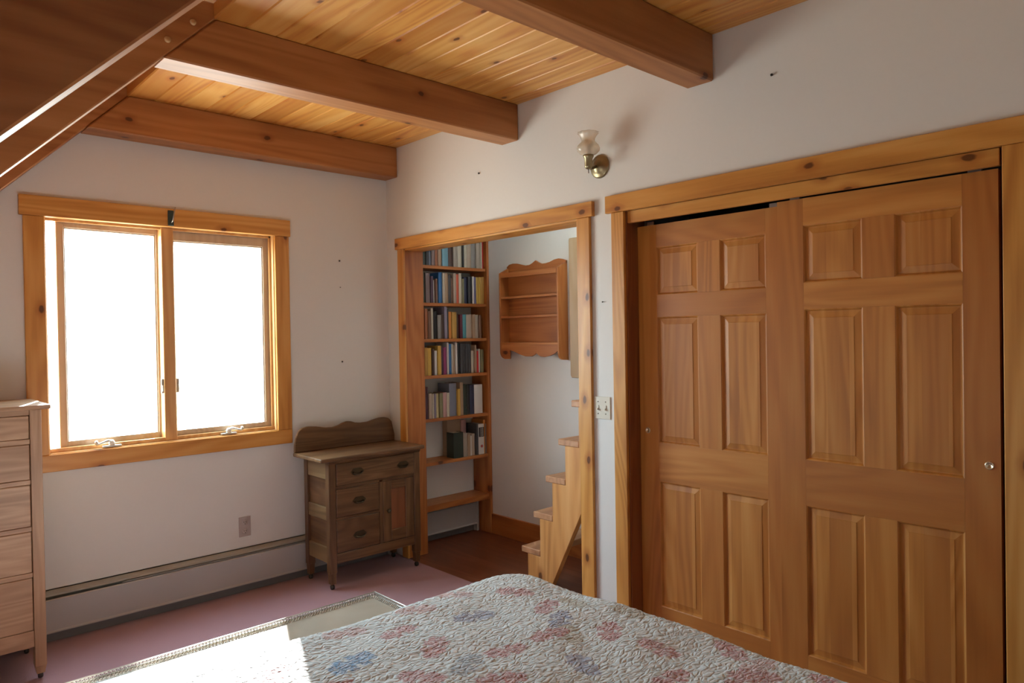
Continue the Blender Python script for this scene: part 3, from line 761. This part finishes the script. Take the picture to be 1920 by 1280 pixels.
# ------------------------------------------------------------------ dresser
dz_ = thing('dresser', (-2.53, -.26, 0), 'tall oak chest of five drawers beside the window', 'dresser')
DX1, DX0, DYF, DYK = -2.112, -2.96, -.472, -.085
bx('top', oak('x'), dz_, DX0 - .03, -2.080, -.498, -.03, 1.190, 1.209, bev=.004, seg=2)
for x0, x1 in ((DX1 - .044, DX1), (DX0, DX0 + .044)):
    for y0, y1 in ((DYF, DYF + .05), (DYK - .045, DYK)):
        bm = bmesh.new(); box(bm, x0, x1, y0, y1, .06, 1.189, bev=.002)
        cx, cy = (x0 + x1) / 2, (y0 + y1) / 2
        bmesh.ops.create_cone(bm, cap_ends=True, segments=4, radius1=.021, radius2=.030, depth=.04, matrix=Matrix.Translation((cx, cy, .045)) @ Matrix.Rotation(math.pi / 4, 4, 'Z'))
        lg = obj('leg', bm, oak('z'), dz_)
        bm = bmesh.new(); lathe(bm, [(.012, -.009), (.0145, -.004), (.0145, .004), (.012, .009)], (cx, cy, .0148), 'x', 14); tube(bm, [(cx, cy, .018), (cx, cy, .034)], .007, 8)
        obj('caster', bm, plain('caster_iron', (.06, .055, .05), .5, .5), lg)
for x in (DX1 - .03, DX0 + .01):
    bx('side_panel', oak('z'), dz_, x, x + .016, DYF + .05, DYK - .045, .14, 1.18)
bx('back_panel', oak('z'), dz_, DX0 + .044, DX1 - .044, DYK - .02, DYK - .008, .14, 1.18)
DRZ = [(1.063, 1.164), (.884, 1.038), (.679, .861), (.478, .656), (.224, .454)]
RZ = [(1.1655, 1.189), (1.0395, 1.0615), (.8625, .8825), (.6575, .6775), (.4555, .4765), (.150, .2225)]
for i, (a, b) in enumerate(RZ):
    bx('rail', oak('x'), dz_, DX0 + .0445, DX1 - .0445, DYF + .004, DYF + .05, a, b, bev=.0015)
for a, b in DRZ:
    drawer(dz_, DX0 + .0465, DX1 - .0465, a, b, DYF + .003, [(DX0 + .2, (a + b) / 2), (DX1 - .26, (a + b) / 2)], oak('x'))

# ------------------------------------------------------------------ low table at the foot of the bed
tb = thing('low_table', (-1.82, -1.94, 0), 'long low table with a glossy beige top and pierced metal rim', 'table')
TX0, TX1, TY0, TY1, TZ = -2.46, -1.190, -2.165, -1.697, .445
bx('tabletop', plain('table_lacquer', (.40, .36, .29), .1, mottle=.25, bscale=5), tb, TX0, TX1, TY0, TY1, TZ - .03, TZ, bev=.003)
LACE = plain('pierced_metal', (.72, .71, .66), .28, .75)
def rim(p, q):
    bm = bmesh.new()
    p, q = Vector(p), Vector(q); L = (q - p).length; d = (q - p).normalized(); n = Vector((-d.y, d.x, 0))
    tube(bm, [p + Vector((0, 0, .013)), q + Vector((0, 0, .013))], .0022, 6)
    tube(bm, [p + Vector((0, 0, .002)), q + Vector((0, 0, .002))], .0022, 6)
    k = int(L / .011)
    for i in range(k):
        a = p + d * (L * (i + .05) / k); b = p + d * (L * (i + .95) / k)
        tube(bm, [a + Vector((0, 0, .003)), (a + b) / 2 + Vector((0, 0, .012)), b + Vector((0, 0, .003))], .0016, 5)
        # pierced border lying on the top inside the gallery
        for j, off in enumerate((.007, .014, .021)):
            c = p + d * (L * (i + .5 * (j % 2) + .25) / k) - n * off
            bmesh.ops.create_uvsphere(bm, u_segments=5, v_segments=3, radius=.0034, matrix=Matrix.Translation(c + Vector((0, 0, .0015))))
    return obj('gallery_rim', bm, LACE, tb)
e_ = .006
rim((TX0 + e_, TY1 - e_, TZ), (TX1 - e_, TY1 - e_, TZ)); rim((TX1 - e_, TY1 - e_, TZ), (TX1 - e_, TY0 + e_, TZ))
rim((TX1 - e_, TY0 + e_, TZ), (TX0 + e_, TY0 + e_, TZ)); rim((TX0 + e_, TY0 + e_, TZ), (TX0 + e_, TY1 - e_, TZ))
TBW = wood('table_wood', (.2, .1, .05), (.28, .15, .08), (.34, .2, .11), 'z', rough=.4)
for x in (TX0 + .05, TX1 - .05):
    for y in (TY0 + .05, TY1 - .05):
        bm = bmesh.new(); lathe(bm, [(.014, 0), (.018, .05), (.022, .3), (.026, .36), (.026, .415)], (x, y, 0), 'z', 16); obj('leg', bm, TBW, tb)
bxs('apron', TBW, tb, [(TX0 + .05, TX1 - .05, TY0 + .04, TY0 + .06, .35, .415), (TX0 + .05, TX1 - .05, TY1 - .06, TY1 - .04, .35, .415), (TX0 + .04, TX0 + .06, TY0 + .05, TY1 - .05, .35, .415), (TX1 - .06, TX1 - .04, TY0 + .05, TY1 - .05, .35, .415)])

# ------------------------------------------------------------------ bed and quilt
QX0, QX1, QY0, QY1 = -2.42, -.905, -4.42, -2.225      # outside of the quilt top
bed = thing('bed', (-1.66, -3.3, 0), 'double bed frame and mattress hidden under the quilt', 'bed')
bx('mattress', plain('mattress_cloth', (.6, .58, .55), .9), bed, QX0 + .07, QX1 - .07, -4.38, QY1 - .07, .34, .585, bev=.05, seg=4)
bx('box_spring', plain('mattress_cloth', (.6, .58, .55), .9), bed, QX0 + .08, QX1 - .08, -4.37, QY1 - .08, .16, .338, bev=.02)
for x in (QX0 + .15, QX1 - .15):
    for y in (-4.28, QY1 - .16):
        bm = bmesh.new(); lathe(bm, [(.02, 0), (.025, .08), (.03, .165)], (x, y, 0), 'z', 12); obj('leg', bm, TBW, bed)

MOT = [('p',-1.579,-2.45),('p',-1.569,-2.612),('b',-1.781,-2.537),('p',-1.7,-2.733),('q',-1.443,-2.344),('q',-1.691,-2.338),('p',-1.971,-2.465),('q',-1.279,-2.324),('p',-1.12,-2.451),('p',-1.139,-2.62),('l',-1.346,-2.515),('p',-1.284,-2.772),('p',-1.145,-2.876),('p',-1.441,-2.764),('l',-1.351,-2.957),('p',-1.138,-3.042),('p',-1.263,-3.167),('p',-1.563,-2.878),('g',-1.574,-2.756),('t',-1.054,-2.654),('t',-1.0,-2.835),('t',-1.236,-2.81),('l',-1.187,-2.722),('p',-1.002,-3.179),('p',-1.105,-3.304)]
MC = dict(p=(.71, .46, .46), q=(.76, .61, .60), b=(.38, .57, .75), l=(.55, .58, .69), g=(.62, .67, .71), t=(.66, .63, .54))
yy = -3.30
while yy > -4.4:
    xx = -2.3
    while xx < -1.0:
        MOT.append((random.choice('pppqlbt'), xx + random.uniform(-.03, .03), yy + random.uniform(-.03, .03))); xx += .16
    yy -= .16
for xx, yy in ((-1.9, -2.62), (-2.05, -2.75), (-1.86, -2.86), (-2.2, -2.5), (-1.75, -3.0), (-1.95, -3.1), (-2.2, -2.9), (-1.6, -3.1), (-1.45, -3.15), (-2.3, -3.15)):
    MOT.append((random.choice('ppql'), xx, yy))
ANG = [random.uniform(0, math.pi) for _ in MOT]
CEN = [(-1.574, -2.756), (-1.187, -2.722), (-1.346, -2.515), (-1.351, -2.957), (-1.781, -2.537), (-1.95, -2.9), (-1.15, -3.15), (-1.6, -3.2), (-1.0, -2.45), (-2.1, -2.6)]
BASE = (.82, .86, .86)
def quilt():
    bm = bmesh.new()
    cl_ = bm.loops.layers.color.new('patch')
    step = .0068
    RC, RE = .17, .085          # plan corner radius, edge rounding
    drop = .40
    w, l = QX1 - QX0, QY1 - QY0
    # parameter grid in (s,t); edges past the top run down the sides
    def axis_vals(a0, a1, over_lo, over_hi):
        vals = []
        v = a0 - over_lo
        while v < a1 + over_hi:
            inside = a0 - .02 < v < a1 + .02
            vals.append(v); v += step if inside else step * 2.2
        return vals
    S = axis_vals(QX0, QX1, drop, drop)
    T = axis_vals(-3.62, QY1, .0, drop)
    T = [-4.42 + i * .03 for i in range(27) if -4.42 + i * .03 < -3.63] + T
    cxm, cym = (QX0 + QX1) / 2, None
    rows = []
    cols = {}
    for t in T:
        row = []
        for s in S:
            # nearest point on the inset outline
            ix0, ix1, iy1 = QX0 + RC, QX1 - RC, QY1 - RC
            px = min(max(s, ix0), ix1); py = min(t, iy1)
            dx, dy = s - px, t - py
            d = math.hypot(dx, dy)
            if d > 1e-9: ux, uy = dx / d, dy / d
            else: ux = uy = 0
            a = d - (RC - RE)          # arc length past the start of the edge rounding
            hz = 0.0
            if a <= 0: rad = d; nz = 1.0; nr = 0.0
            elif a < RE * math.pi / 2:
                th = a / RE; rad = (RC - RE) + RE * math.sin(th); hz = -RE * (1 - math.cos(th)); nz = math.cos(th); nr = math.sin(th)
            else: rad = RC; hz = -RE - (a - RE * math.pi / 2); nz = 0; nr = 1
            x, y = px + ux * rad, py + uy * rad
            # slow swells of the mattress and bedding
            sw = .012 * noise.noise((s * 2.2, t * 2.2, .3)) + .009 * noise.noise((s * 5.5, t * 5.0, 4.1))
            # quilting: echo rings round block centres, and a crosshatch elsewhere
            best = min(CEN, key=lambda c: (c[0] - s) ** 2 + (c[1] - t) ** 2)
            r = math.hypot(best[0] - s, best[1] - t)
            if r < .17: q = abs(math.sin(math.pi * (r + .004 * noise.noise((s * 30, t * 30, 9))) / .028))
            else: q = min(abs(math.sin(math.pi * (s + t + .004 * noise.noise((s * 25, t * 25, 2))) / .05)), abs(math.sin(math.pi * (s - t) / .05)))
            puff = .0022 * (min(1, q * 2.2) ** .7)
            # puckers: short creases running mostly across the bed
            rx, ry = s * .94 + t * .34, t * .94 - s * .34
            n1 = noise.noise((rx * 34 + 2.5 * noise.noise((s * 5, t * 5, 1)), ry * 112 + 6 * noise.noise((s * 7, t * 7, 7)), 1.7))
            n2 = noise.noise((s * 70, t * 60, 5.2))
            pk = .0030 * (1 - min(1, abs(n1) * 3.0)) * (.75 + .7 * noise.noise((s * 5, t * 5, 12)))
            h = sw * (1 if nz > .5 else .6) + puff - pk + .0009 * n2
            drape = 0
            if nz < .2: drape = .02 * math.sin((s + t) * 22) * min(1, -hz * 3)
            off = h + drape
            X = x + ux * nr * off; Y = y + uy * nr * off; Z = .628 + hz + nz * off
            row.append(bm.verts.new((X, Y, max(Z, .17))))
        rows.append(row)
    def colour(s, t):
        c = BASE
        for (k, mx, my), an in zip(MOT, ANG):
            dx, dy = s - mx, t - my
            if abs(dx) > .07 or abs(dy) > .07: continue
            u = dx * math.cos(an) + dy * math.sin(an); v = -dx * math.sin(an) + dy * math.cos(an)
            u += .006 * noise.noise((s * 60, t * 60, 3)); v += .006 * noise.noise((s * 60, t * 60, 8))
            big = 1.25 if k == 'b' else 1.0
            # bow shape: two small diamonds meeting, with short leaves
            a = abs(u) / (.064 * big); b = abs(v) / (.034 * big)
            if (a <= 1 and b <= .35 + .75 * a * (1.15 - a) * 1.6) or (abs(abs(u) - .02) < .014 and abs(v) < .035 * big):
                return MC[k]
        return c
    for j in range(len(T) - 1):
        for i in range(len(S) - 1):
            f = bm.faces.new((rows[j][i], rows[j][i + 1], rows[j + 1][i + 1], rows[j + 1][i]))
            f.smooth = True
            for lp, (ii, jj) in zip(f.loops, ((i, j), (i + 1, j), (i + 1, j + 1), (i, j + 1))):
                key = (ii, jj)
                if key not in cols: cols[key] = colour(S[ii], T[jj])
                lp[cl_] = (*cols[key], 1)
    m, nt, b = new_mat('quilt_cotton')
    at = N(nt, 'ShaderNodeVertexColor', layer_name='patch')
    c = coords(nt, rand=False)
    n = N(nt, 'ShaderNodeTexNoise'); nt.links.new(c, n.inputs['Vector']); n.inputs['Scale'].default_value = 160; n.inputs['Detail'].default_value = 3
    col = mixc(nt, mth(nt, 'MULTIPLY', smooth(nt, n.outputs['Fac'], .32, .68), .6), at.outputs['Color'], BASE)
    nt.links.new(col, b.inputs['Base Color'])
    b.inputs['Roughness'].default_value = .85; b.inputs['Sheen Weight'].default_value = .2
    # fine puckers: short cells parted by crisp stitched creases
    mp = N(nt, 'ShaderNodeMapping'); mp.inputs['Rotation'].default_value = (0, 0, .35); mp.inputs['Scale'].default_value = (34, 74, 40)
    dn = N(nt, 'ShaderNodeTexNoise'); nt.links.new(c, dn.inputs['Vector']); dn.inputs['Scale'].default_value = 14; dn.inputs['Detail'].default_value = 2
    va = N(nt, 'ShaderNodeVectorMath', operation='MULTIPLY_ADD'); nt.links.new(dn.outputs['Color'], va.inputs[0]); va.inputs[1].default_value = (.05, .05, .05); nt.links.new(c, va.inputs[2])
    nt.links.new(va.outputs[0], mp.inputs['Vector'])
    vo = N(nt, 'ShaderNodeTexVoronoi', feature='SMOOTH_F1'); nt.links.new(mp.outputs[0], vo.inputs['Vector']); vo.inputs['Scale'].default_value = 1; vo.inputs['Smoothness'].default_value = .25
    ve = N(nt, 'ShaderNodeTexVoronoi', feature='DISTANCE_TO_EDGE'); nt.links.new(mp.outputs[0], ve.inputs['Vector']); ve.inputs['Scale'].default_value = 1
    hgt = mth(nt, 'ADD', smooth(nt, ve.outputs['Distance'], 0, .22), mth(nt, 'MULTIPLY', vo.outputs['Distance'], -.5))
    hgt = mth(nt, 'ADD', hgt, mth(nt, 'MULTIPLY', n.outputs['Fac'], .35))
    bp = N(nt, 'ShaderNodeBump'); bp.inputs['Strength'].default_value = .55; bp.inputs['Distance'].default_value = .0045
    nt.links.new(hgt, bp.inputs['Height']); nt.links.new(bp.outputs[0], b.inputs['Normal'])
    o = obj('quilt', bm, m, None, (-1.66, -3.3, .2))
    return tag(o, 'puckered white patchwork quilt with pink and blue patches spread over the bed', 'quilt')
quilt()

# ------------------------------------------------------------------ light
w = bpy.data.worlds.new('sky'); SC.world = w; w.use_nodes = True
bg = w.node_tree.nodes['Background']
wt = w.node_tree
tcw = wt.nodes.new('ShaderNodeTexCoord'); spw = wt.nodes.new('ShaderNodeSeparateXYZ'); wt.links.new(tcw.outputs['Generated'], spw.inputs[0])
# bright overcast sky above, sunlit ground below the horizon
gf = smooth(wt, spw.outputs[2], -.04, .06)
wt.links.new(mixc(wt, gf, (.56, .60, .56), (.66, .89, 1.0)), bg.inputs[0])
bg.inputs[1].default_value = 24.0
sun = bpy.data.lights.new('sun', 'SUN'); sun.energy = 50.0; sun.angle = math.radians(.6); sun.color = (1.0, .98, .95)
so = bpy.data.objects.new('sun', sun); COL.objects.link(so)
so.rotation_euler = Vector((-.40, -1.0, -.50)).to_track_quat('-Z', 'Y').to_euler()
so.location = (1.5, 4, 4)
po = bpy.data.lights.new('window_portal', 'AREA'); po.shape = 'RECTANGLE'; po.size = 1.22; po.size_y = 1.22
po.cycles.is_portal = True
pp = bpy.data.objects.new('window_portal', po); COL.objects.link(pp)
pp.location = (-1.41, .17, 1.516); pp.rotation_euler = (math.radians(-90), 0, 0)

# ------------------------------------------------------------------ camera
cam = bpy.data.cameras.new('camera'); co = bpy.data.objects.new('camera', cam); COL.objects.link(co)
R = Matrix(((0.7337577, -0.67920709, -0.01665404), (0.01924465, -0.00372483, 0.99980787), (0.67913863, 0.73393723, -0.01033798)))
rot3 = Matrix((R[0], R[1], -R[2])).transposed()
M4 = rot3.to_4x4(); M4.translation = Vector((-2.73358, -4.20227, 1.48464))
co.matrix_world = M4
cam.sensor_width = 36; cam.lens = 1346.8087 / 1920 * 36; cam.clip_start = .02
SC.camera = co
SC.view_settings.view_transform = 'Standard'; SC.view_settings.look = 'None'
SC.view_settings.exposure = 0.22; SC.view_settings.gamma = 1.0; SC.view_settings.use_curve_mapping = False
SC.cycles.max_bounces = 9; SC.cycles.diffuse_bounces = 5; SC.cycles.glossy_bounces = 3; SC.cycles.transparent_max_bounces = 12
SC.cycles.sample_clamp_indirect = 10.0
SC.cycles.use_denoising = True
SC.cycles.use_adaptive_sampling = True; SC.cycles.adaptive_threshold = .03
